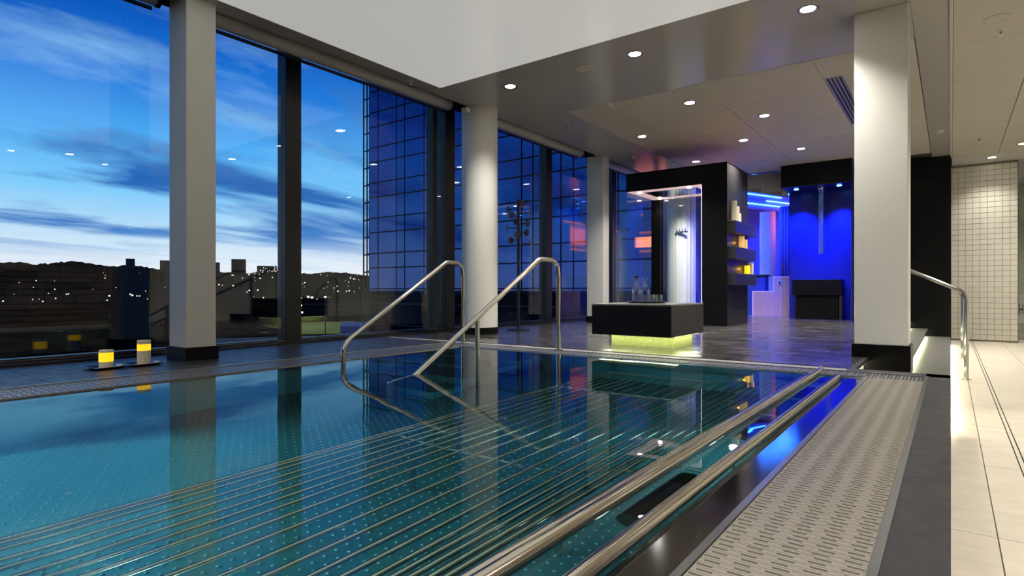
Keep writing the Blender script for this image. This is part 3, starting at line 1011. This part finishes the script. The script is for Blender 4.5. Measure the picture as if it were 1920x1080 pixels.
# candles on the window ledge
def ledge_candle(cx, cy, h, la, lb, i):
    t = thing('candle_saucer', ('shallow dark square dish under the shorter window candle', 'shallow dark square dish under the taller window candle')[i], 'saucer', (cx, cy, 0), 'dishes on the window ledge')
    s, s2, hh = .118, .07, .018
    bm = bmesh.new()
    lo_ = [bm.verts.new((sx * s2, sy * s2, 0)) for sx, sy in ((-1, -1), (1, -1), (1, 1), (-1, 1))]
    up_ = [bm.verts.new((sx * s, sy * s, hh)) for sx, sy in ((-1, -1), (1, -1), (1, 1), (-1, 1))]
    u2 = [bm.verts.new((sx * (s - .008), sy * (s - .008), hh)) for sx, sy in ((-1, -1), (1, -1), (1, 1), (-1, 1))]
    l2 = [bm.verts.new((sx * s2, sy * s2, .006)) for sx, sy in ((-1, -1), (1, -1), (1, 1), (-1, 1))]
    bm.faces.new(lo_); bm.faces.new(l2)
    for A, B in ((lo_, up_), (up_, u2), (u2, l2)):
        for k in range(4):
            bm.faces.new((A[k], A[(k + 1) % 4], B[(k + 1) % 4], B[k]))
    put('dish', finish(bm, DARKCER), (cx, cy, 0), t, (0, 0, .1))
    candle(cx, cy, .006, .046, h, WAX, ('shorter glowing candle on the window ledge', 'taller glowing candle on the window ledge')[i], 'candles on the window ledge', (la, lb))
    p = put('pebble', lathe_mesh([(0, 0), (.02, 0), (.024, .006), (.018, .014), (0, .016)], PLASTW, 12), (cx + .0, cy + .085, .006))
    tag(p, ('pale pebble beside the shorter window candle', 'pale pebble beside the taller window candle')[i], 'pebble', 'pebbles in the dishes')
ledge_candle(-4.985, 1.665, .128, .045, .112, 0)
ledge_candle(-4.985, 1.918, .182, .105, .155, 1)

# coat rack
ck = thing('coat_rack', 'black coat stand with round disc pegs by the window', 'coat rack', (-4.954, 6.768, 0))
put('base', lathe_mesh([(0, 0), (.17, 0), (.17, .012), (.03, .022), (0, .022)], BLACKFRAME, 32), (-4.954, 6.768, 0), ck)
tube('pole', [(-4.954, 6.768, .01), (-4.954, 6.768, 1.86)], .022, BLACKFRAME, ck, 14)
dm = lathe_mesh([(0, 0), (.046, 0), (.05, .006), (.046, .012), (0, .012)], pm('peg_disc', srgb(46, 46, 52), .3), 20)
for k in range(11):
    a = k * 2.4 + .5
    z = 1.24 + k * .055
    L = .16
    d = Vector((math.cos(a), math.sin(a), 0))
    p0 = Vector((-4.954, 6.768, z))
    pg = tube('peg', [p0, p0 + d * L], .007, BLACKFRAME, ck, 8)
    put('disc', dm, p0 + d * L, pg, (0, PI / 2, a))

# ================================================================== ALCOVE + LOUNGE
al = thing('shower_alcove', 'blue lit stone alcove with black header', 'alcove', (-2.0, 13.0, 0))
box('back_core', (-2.648, 13.02, 0), (-1.44, 13.3, 2.56), GROUTD, al)
z = 0
r_ = 0
while z < 2.55:
    z1 = min(z + .6, 2.55)
    x = -2.65 - (.3 if r_ % 2 else 0)
    while x < -1.44:
        x0, x1 = max(x, -2.65), min(x + .6, -1.44)
        box('wall_tile', (x0 + .0015, 13.0, z + .0015), (x1 - .0015, 13.03, z1 - .0015), BLUELIT, al)
        x += .6
    z += .6
    r_ += 1
box('header_core', (-2.62, 12.215, 2.555), (-1.44, 13.3, ZC - .001), GROUTD, al)
for a, b in zip((-2.632, -2.03), (-2.03, -1.44)):
    box('header_tile', (a + .001, 12.2, 2.55), (b - .001, 12.22, ZC), BLACKT, al)
box('header_side', (-2.634, 12.2, 2.55), (-2.62, 13.3, ZC), BLACKT, al)
box('header_soffit', (-2.632, 12.2, 2.54), (-1.44, 13.0, 2.552), BLUELIT, al)
box('right_cheek', (-1.45, 12.2, 0), (-1.43, 13.3, ZC), BLUELIT, al)
for i, x in enumerate((-2.42, -1.68)):
    put('blue_lens', lathe_mesh([(0, 0), (.04, 0), (.04, .01), (0, .01)], LAMPB, 18, True, 'blens'), (x, 12.5, 2.529), al)
    light('blue_spot', 'SPOT', (x, 12.5, 2.51), 620, (.008, .055, 1), al, (math.radians(20), 0, 0), .04, 74, .9)
ft = thing('water_fall_tube', 'clear tube hanging from the alcove header', 'shower tube', (-2.0, 12.62, 1.27))
put('tube', lathe_mesh([(.048, 1.27), (.048, 2.54), (.042, 2.54), (.042, 1.27), (.048, 1.27)], glass('acrylic_tube', .12, (.80, .86, .95, 1), .05, 2.5), 24), (-2.0, 12.62, 0), ft)
put('inner_rod', lathe_mesh([(0, 1.275), (.02, 1.275), (.02, 2.54), (0, 2.54)], pm('tube_core', srgb(225, 215, 220), .35), 16), (-1.995, 12.62, 0), ft)
put('collar', lathe_mesh([(.045, 2.50), (.07, 2.53), (.07, 2.54)], CHROME, 24), (-2.0, 12.62, 0), ft)
bn = thing('stone_bench', 'black stone bench block below the hanging tube', 'bench', (-2.1, 12.7, 0))
box('seat_block', (-2.52, 12.62, .47), (-1.66, 12.99, .775), BLACKT, bn, .004)
box('base_block', (-2.46, 12.66, 0), (-1.72, 12.99, .47), BLACKT, bn)
box('side_panel', (-1.70, 12.64, 0), (-1.655, 12.99, .47), TOWERS, bn)

# tiled bulkhead beside the alcove with a cut sloping lower edge
bh = thing('tiled_bulkhead', 'cream tiled bulkhead above the opening to the blue lounge', 'bulkhead', (-3.0, 12.8, 2.6))
bm = bmesh.new()
poly = [(-3.75, 2.73), (-2.64, 2.45), (-2.64, ZC), (-3.75, ZC)]
a = [bm.verts.new((x, 12.79, z)) for x, z in poly]
b = [bm.verts.new((x, 12.86, z)) for x, z in poly]
bm.faces.new(a); bm.faces.new(b)
for i in range(4):
    j = (i + 1) % 4
    bm.faces.new((a[i], a[j], b[j], b[i]))
put('core', finish(bm, MOSG), (0, 0, 0), bh)
for i in range(11):
    for j in range(5):
        x0 = -3.745 + i * .1
        z1 = ZC - j * .1
        low = 2.73 - (x0 + .1 + 3.75) * .2523
        if z1 - .1 > low - .0:
            box('tile', (x0 + .003, 12.775, z1 - .097), (x0 + .097, 12.80, z1 - .003), pm('grey_wall_tile', srgb(196, 190, 186), .3) if 'grey_wall_tile' not in MATS else MATS['grey_wall_tile'], bh)
# angled fascia with light strips at the mouth of the lounge
lw = thing('light_fascia', 'angled blue lit fascia carrying four cyan light strips', 'fascia', (-3.3, 14.0, 2.4))
dv = Vector((.734, 1.797, 0)).normalized()
ang = math.atan2(dv.y, dv.x)
mid = Vector((-3.32, 14.35, 2.64))
nv = Vector((dv.y, -dv.x, 0))
put('panel', box_mesh((2.4, .06, .50), ROOMW), mid, lw, (0, 0, ang))
for (t0, t1, z) in ((-1.18, 1.18, 2.82), (-1.18, .35, 2.71), (-.20, 1.18, 2.60), (-.95, 1.18, 2.50)):
    L = t1 - t0
    p = Vector((mid.x, mid.y, z)) + dv * (t0 + t1) / 2 + nv * .042
    put('led_strip', box_mesh((L, .02, .010), LEDB), p, lw, (0, 0, ang))
lsw = struct(box('wall_lounge', (-2.66, 13.3, -.3), (-2.5, 16, ZC), ROOMW), 'side wall of the blue lit lounge')
# orange wooden niche, facing the windows
on = thing('lit_wood_niche', 'orange lit wooden slat panel in the lounge', 'wall panel', (-4.3, 15.9, 1.8))
for k in range(6):
    box('slat', (-5.2 + k * .16, 15.93, 1.15), (-5.2 + k * .16 + .145, 15.98, 2.25), WOODP, on)
box('light_line', (-5.2, 15.88, 1.66), (-4.24, 15.92, 1.72), ORANGE, on)
box('light_line', (-5.2, 15.88, 2.2), (-4.24, 15.92, 2.26), ORANGE, on)
light('niche_light', 'AREA', (-4.72, 15.84, 1.95), 9, (1, .25, .06), on, (-PI / 2, 0, 0), 1.3, sy=.3)
on2 = thing('lit_wood_niche', 'orange glowing wooden panel on the lounge side wall', 'wall panel', (-2.7, 14.9, 1.8))
for k in range(10):
    box('slat', (-2.70, 14.2 + k * .16, 1.78), (-2.66, 14.2 + k * .16 + .145, 2.50), WOODP, on2)
box('light_line', (-2.74, 14.2, 1.72), (-2.70, 15.8, 1.78), ORANGE, on2)
box('light_line', (-2.74, 14.2, 2.50), (-2.70, 15.8, 2.55), ORANGE, on2)
light('niche_light', 'AREA', (-2.76, 15.0, 2.15), 15, (1, .22, .06), on2, (0, -PI / 2, 0), .5, sy=1.5)
# stepped half wall
hw = thing('stepped_half_wall', 'stepped pink wood half wall with pale capping', 'half wall', (-3.1, 13.6, 0))
for k in range(10):
    x0 = -3.51 + k * .086
    zt = .53 if x0 < -3.10 else .845
    box('board', (x0 + .001, 13.6, 0), (x0 + .085, 13.66, zt), WOODP, hw)
CAP = pm('pale_capping', srgb(215, 205, 225), .4)
box('capping', (-3.525, 13.595, .53), (-3.08, 13.67, .548), CAP, hw)
box('capping', (-3.10, 13.595, .845), (-2.64, 13.67, .863), CAP, hw)
box('capping', (-3.098, 13.595, .545), (-3.08, 13.67, .85), CAP, hw)
box('capping', (-3.528, 13.595, 0), (-3.51, 13.67, .54), CAP, hw)
sk = box('socket_plate', (-3.0, 13.585, .69), (-2.92, 13.600, .77), CAP, hw)
box('socket_face', (-2.985, 13.58, .705), (-2.935, 13.59, .755), DARKCH, sk)
cb_ = thing('blue_cabinet', 'deep blue cabinet behind the half wall', 'cabinet', (-3.45, 13.9, 0))
box('body', (-3.70, 13.70, 0), (-3.28, 14.0, .88), BLUECUP, cb_, .005)
box('top', (-3.72, 13.68, .88), (-3.24, 14.02, .91), DARKCH, cb_)
# curtain with folds
bm = bmesh.new()
pr_ = []
for k in range(61):
    x = -3.05 + k * .009
    pr_.append((x, 13.98 + .025 * math.sin(k * .9)))
a = [bm.verts.new((x, y, .05)) for x, y in pr_]
b = [bm.verts.new((x, y, 2.42)) for x, y in pr_]
for i in range(60):
    bm.faces.new((a[i], a[i + 1], b[i + 1], b[i]))
cu = put('curtain', finish(bm, CURT, True))
sol = cu.modifiers.new('thickness', 'SOLIDIFY')
sol.thickness = .006
tag(cu, 'violet folded curtain beside the alcove', 'curtain')
wc = thing('round_column', 'white round lounge column glowing blue beyond the tower', 'column', (-3.42, 14.5, 0), 'white columns')
put('shaft', lathe_mesh([(.17, 0), (.17, 2.385)], COLW, 32), (-3.42, 14.5, 0), wc)

# ================================================================== CEILING FITTINGS
def downlight(x, y, label, energy=60, r=.075, color=(1, .95, .87), spot=112, mat=LAMPW):
    t = thing('downlight', label, 'downlight', (x, y, ZC), 'recessed downlights')
    put('trim_ring', lathe_mesh([(r * .82, -.001), (r, -.006), (r * 1.12, -.004), (r * 1.14, .0), (r * .82, .0)], CHROME, 28, True, 'dlr%.3f' % r), (x, y, ZC), t)
    put('lens', lathe_mesh([(0, -.004), (r * .6, -.004), (r * .80, -.002), (r * .80, .001), (0, .001)], mat, 24, True, 'dll%.3f' % r), (x, y, ZC), t)
    light('lamp_light', 'SPOT', (x, y, ZC - .02), energy, color, t, (0, 0, 0), .05, spot, 1.0)
    return t
DE = 320
for x, y, lab in ((-.975, 5.51, 'large round downlight nearest the big square column'), (-2.568, 5.51, 'round downlight above the drinks table'),
                  (-4.152, 5.51, 'round downlight beside the round column top'), (-2.678, 7.37, 'first downlight in the tiled ceiling beyond the table'),
                  (-2.054, 8.53, 'right downlight of the second row in the tiled ceiling'), (-3.859, 8.54, 'left downlight of the second row near the far square column'),
                  (-2.658, 9.73, 'downlight in front of the black tower corner'), (-3.81, 10.82, 'downlight showing above the shower canopy'),
                  (-2.036, 10.9, 'downlight in front of the blue alcove header'), (-1.0, 10.9, 'downlight behind the big square column')):
    downlight(x, y, lab, DE * (.5 if lab.startswith(('large round', 'round downlight beside')) else 1))
for x, y, lab in ((.594, 13.68, 'small downlight in front of the cream tiled wall'), (.95, 12.70, 'corridor downlight at the right edge of the photo'),
                  (.95, 9.6, 'corridor downlight above the steps handrail'), (.95, 6.6, 'corridor downlight level with the big column'),
                  (.95, 3.6, 'corridor downlight over the stone wall end'), (.95, .6, 'corridor downlight beside the camera'), (.95, -1.8, 'corridor downlight behind the camera')):
    downlight(x, y, lab, (85 if y > 13 else 235) if y > 5 else 34)
for x, y, lab in ((-1.0, -1.2, 'added unseen downlight behind the camera at right'), (-2.57, -1.2, 'added unseen downlight behind the camera in the middle'), (-4.15, -1.2, 'added unseen downlight behind the camera at left')):
    downlight(x, y, lab, 520)  # unseen fill lamps added to brighten the columns
downlight(1.5, 16.2, 'downlight above the lettered unit', 90)
downlight(-4.35, 12.1, 'added downlight brightening the round column behind the shower', 480)  # lamp added only to whiten the column
for i, (x, y) in enumerate(((-3.5, 13.9), (-4.6, 14.6), (-3.05, 15.2), (-3.3, 12.9))):
    downlight(x, y, ('added blue downlight over the half wall', 'added blue downlight behind the far round column', 'added blue downlight deep in the lounge', 'added blue downlight under the tiled bulkhead')[i], 340, .06, (.015, .10, 1), 140, LAMPB)  # blue lamps added to turn the lounge and its floor blue
for i, y in enumerate((-1.6, -.1, 1.4, 2.9, 4.3)):
    downlight(1.42, y, ('first', 'second', 'third', 'fourth', 'fifth')[i] + ' wall washing downlight before the stone wall', 190, .06)
def disc(name, x, y, label, cat, r=.1, mat=SPKR):
    t = thing(name, label, cat, (x, y, ZC), 'round ceiling fittings')
    put('grille', lathe_mesh([(0, -.006), (r * .9, -.006), (r * .9, 0), (0, 0)], mat, 28, True, 'spg%.2f' % r), (x, y, ZC), t)
    put('rim', lathe_mesh([(r * .9, -.005), (r * .92, -.009), (r, -.006), (r * 1.02, 0), (r * .9, 0)], PLASTW, 28, True, 'spr%.2f' % r), (x, y, ZC), t)
disc('ceiling_speaker', -3.172, 5.53, 'round pale ceiling speaker above the pool handrails', 'speaker')
disc('ceiling_speaker', -2.058, 9.74, 'round pale ceiling speaker among the far downlights', 'speaker')
disc('ceiling_speaker', -3.2, 12.32, 'round pale ceiling speaker beyond the black tower', 'speaker')
disc('ceiling_speaker', .328, 6.70, 'round pale ceiling speaker over the corridor', 'speaker')
def sprinkler(x, y, label):
    t = thing('sprinkler', label, 'sprinkler', (x, y, ZC), 'ceiling sprinklers')
    put('rosette', lathe_mesh([(0, -.004), (.03, -.004), (.038, -.001), (.038, 0), (0, 0)], PLASTW, 20, True, 'spk1'), (x, y, ZC), t)
    put('body', lathe_mesh([(0, -.05), (.008, -.05), (.010, -.03), (.014, -.02), (.010, -.004), (0, -.004)], CHROME, 14, True, 'spk2'), (x, y, ZC), t)
    put('deflector', lathe_mesh([(0, -.056), (.02, -.056), (.022, -.052), (0, -.050)], CHROME, 16, True, 'spk3'), (x, y, ZC), t)
for x, y, lab in ((-4.956, 4.68, 'sprinkler head on the window soffit before the round column'), (-4.395, 7.19, 'sprinkler head beyond the round column'),
                  (-4.299, 10.07, 'sprinkler head near the shower canopy'), (.368, 7.0, 'sprinkler head beside the corridor speaker'), (.362, 11.8, 'far corridor sprinkler head')):
    sprinkler(x, y, lab)
for x, y, lab in ((-.128, 10.9, 'white smoke detector beside the big square column'), (-4.561, 9.71, 'white smoke detector near the far square column')):
    t = thing('smoke_detector', lab, 'smoke detector', (x, y, ZC), 'smoke detectors')
    put('base', lathe_mesh([(0, -.012), (.05, -.012), (.052, 0), (0, 0)], PLASTW, 22, True, 'sd1'), (x, y, ZC), t)
    put('head', lathe_mesh([(0, -.045), (.028, -.043), (.04, -.03), (.042, -.012), (0, -.012)], PLASTW, 22, True, 'sd2'), (x, y, ZC), t)
# slot diffuser
vd = thing('slot_diffuser', 'long linear slot diffuser in the tiled ceiling', 'air vent', (-1.06, 8.5, ZC))
VF = pm('vent_frame', srgb(170, 168, 164), .35, metal=.5)
box('frame', (-1.145, 7.44, ZC - .006), (-.968, 9.70, ZC + .002), VF, vd)
for k in range(4):
    x = -1.125 + k * .040
    box('slot', (x, 7.46, ZC - .008), (x + .018, 9.68, ZC - .004), DARKCH, vd)
    box('blade', (x + .018, 7.46, ZC - .012), (x + .024, 9.68, ZC - .004), VF, vd)

# step light strips under the nosings
ls = thing('step_light', 'greenish light strip under the deck nosing', 'light strip', (-.59, 9, -.04), 'step light strips')
box('strip', (-.598, 5.0, -.05), (-.590, 13, -.035), LEDY, ls)
light('strip_light', 'AREA', (-.585, 9.0, -.05), 10, (1, .98, .62), ls, (0, math.radians(25), 0), .012, sy=7.8)
ls = thing('step_light', 'bright light strip under the upper step', 'light strip', (-.33, 9, -.15), 'step light strips')
box('strip', (-.374, 4.97, -.162), (-.364, 13, -.150), LEDY, ls)
light('strip_light', 'AREA', (-.355, 9.0, -.152), 14, (1, .98, .62), ls, (0, math.radians(25), 0), .012, sy=7.9)
ls = thing('step_light', 'bright light strip under the lower step', 'light strip', (-.01, 9, -.3), 'step light strips')
box('strip', (-.054, 4.97, -.300), (-.044, 13, -.287), LEDY, ls)
light('strip_light', 'AREA', (-.030, 9.0, -.290), 40, (1, .98, .72), ls, (0, math.radians(35), 0), .012, sy=7.9)

# ================================================================== OUTSIDE
S_, C_ = math.sin(YAW), math.cos(YAW)
def azim(u):
    a = (u - 960) / 1099
    v = Vector((-S_ + a * C_, C_ + a * S_, 0))
    return v.normalized(), math.sqrt(1 + a * a)
GZ = -11
gnd = struct(box('ground', (-1600, -900, GZ - .5), (-7.5, 1600, GZ), GROUND), 'dark ground outside the windows')
def outside_box(name, u0, u1, dist, zlo, zhi, mat, label, cat, depth=20, parent=None):
    d0, _ = azim(u0)
    d1, _ = azim(u1)
    p0, p1 = d0 * dist, d1 * dist
    m = (p0 + p1) / 2
    L = (p1 - p0).length
    a = math.atan2(p1.y - p0.y, p1.x - p0.x)
    me = box_mesh((L, depth, zhi - zlo), mat)
    o = put(name, me, (m.x, m.y, (zlo + zhi) / 2), parent, (0, 0, a))
    if label:
        tag(o, label, cat)
    return o
# wooded ridge
rg = random.Random(11)
bm = bmesh.new()
us = [-700 + i * 5 for i in range(420)]
front, crest, back = [], [], []
for i, u in enumerate(us):
    d, _ = azim(max(-900, u) if u > -900 else u)
    h = 26 - 8 * max(0, min(1, (u - 230) / 450)) + 2.2 * math.sin(u * .013) + 1.4 * math.sin(u * .05 + 1) + rg.uniform(-.9, .9)
    front.append(bm.verts.new(d * 520 + Vector((0, 0, GZ))))
    crest.append(bm.verts.new(d * 760 + Vector((0, 0, h))))
    back.append(bm.verts.new(d * 900 + Vector((0, 0, GZ))))
for i in range(len(us) - 1):
    bm.faces.new((front[i], front[i + 1], crest[i + 1], crest[i]))
    bm.faces.new((crest[i], crest[i + 1], back[i + 1], back[i]))
struct(put('hill_ridge', finish(bm, HILL)), 'dark wooded ridge on the skyline')
for u0, u1, zh, lab in ((236, 253, 33, 'dark apartment block on the ridge left of the square column'), (300, 325, 32, 'dark block on the ridge behind the square column'),
                        (434, 461, 35, 'tall dark apartment block on the skyline between the mullions'), (482, 519, 28, 'wide dark block with lit windows on the skyline'),
                        (566, 646, 19, 'long flat roofed building on the skyline before the glass tower'), (398, 412, 31, 'small dark block right behind the square column')):
    t = outside_box('apartment_block', u0, u1, 745, 0, zh, BLDG, lab, 'building', 25)
    t['group'] = 'buildings on the ridge'
    par = t
for u0, u1, dist, zlo, zhi, mat, nm, lab, cat in (
        (545, 700, 262, GZ, -5.6, BLDG, 'warehouse', 'long black low building behind the lawn', 'building'),
        (640, 700, 120, GZ, -6.2, BLUEROOF, 'blue_roof_building', 'low building with a blue roof before the tower', 'building')):
    outside_box(nm, u0, u1, dist, zlo, zhi, mat, lab, cat, 14)
lawn = struct(outside_box('lawn', 552, 672, 190, GZ - .3, GZ + .15, GRASS, None, None, 58), 'lit green lawn strip outside')
road = struct(outside_box('road', 380, 720, 143, GZ - .3, GZ + .10, ROADM, None, None, 24), 'grey road outside the window')
# city lights, too many and small to count
bm = bmesh.new()
rl = random.Random(4)
def spark(u, z, dist, s):
    d, _ = azim(u)
    p = d * dist
    add_box(bm, (p.x, p.y, z), (s, s, s))
for k in range(85):
    u = rl.choice((rl.uniform(0, 310), rl.uniform(395, 530), rl.uniform(562, 678)))
    t = rl.random() ** 1.2
    dist = 530 + 210 * t
    hz = GZ + 2 + (24 - GZ) * max(0, (dist - 520) / 240) * .93
    spark(u, hz, dist - 12, rl.choice((.35, .45, .6, .85)))
for u, z in ((578, -1.5), (585, -1.7), (610, -1.6), (564, -4), (566, -6)):
    spark(u, z, 180, .45)
for k in range(14):
    spark(rl.uniform(485, 518), rl.uniform(21, 27), 728, .5)
stuff(put('city_lights', finish(bm, CITY)), 'scattered tiny lights of the distant town')
# street lamp mast
ml = thing('lamp_mast', 'thin dark lamp mast standing on the lawn', 'lamp post', (azim(610)[0] * 140).to_tuple()[:2] + (GZ,))
pb = azim(610)[0] * 140
tube('pole', [(pb.x, pb.y, GZ), (pb.x, pb.y, -1.2)], .12, BLACKFRAME, ml, 8)
tube('arm', [(pb.x, pb.y, -1.3), (pb.x + .3, pb.y + 1.2, -1.1)], .08, BLACKFRAME, ml, 8)

# glass tower beyond the windows
gt = thing('glass_tower', 'dark blue glass office tower with a gridded facade', 'building', (-28, 38, GZ))
YF = 36
box('core', (-43.9, YF + .12, GZ), (-9, YF + 14, 30), FFRAME, gt)
xcols = [-43.72]
w = [1.28, 2.46, 1.10, 2.42, .96]
k = 0
while xcols[-1] < -10:
    xcols.append(xcols[-1] + (w[k] if k < 5 else (2.45 if k % 2 else 1.05)))
    k += 1
zrows = []
z = -5.9
while z < 22:
    zrows.append((z, z + 1.93))
    zrows.append((z + 1.93, z + 3.28))
    z += 3.28
npan = 0
for i, (a, b) in enumerate(zip(xcols[:-1], xcols[1:])):
    for j, (c, d) in enumerate(zrows):
        if npan >= 300:
            break
        lit = (abs(a + 38.87) < 1.4 and b > -38.5 and b < -34 and abs(c - 10.2) < .9 and d - c < 1.6)
        box('facade_pane', (a + .06, YF, c + .06), (b - .06, YF + .10, d - .06), FGLIT if lit else FGLASS, gt)
        npan += 1
box('vertical_fin', (-34.9, YF - .5, GZ), (-34.2, YF + .1, 24), FFRAME, gt)
# open lattice at the outer edge
for x in (-44.75, -44.25):
    tube('lattice_post', [(x, YF + .2, GZ), (x, YF + .2, 26)], .07, FFRAME, gt, 8)
z = -6
while z < 24:
    tube('lattice_rung', [(-44.75, YF + .2, z), (-43.75, YF + .5, z + .25)], .06, FFRAME, gt, 6)
    tube('lattice_rung', [(-44.75, YF + .2, z), (-43.75, YF + .2, z)], .05, FFRAME, gt, 6)
    z += 1.64
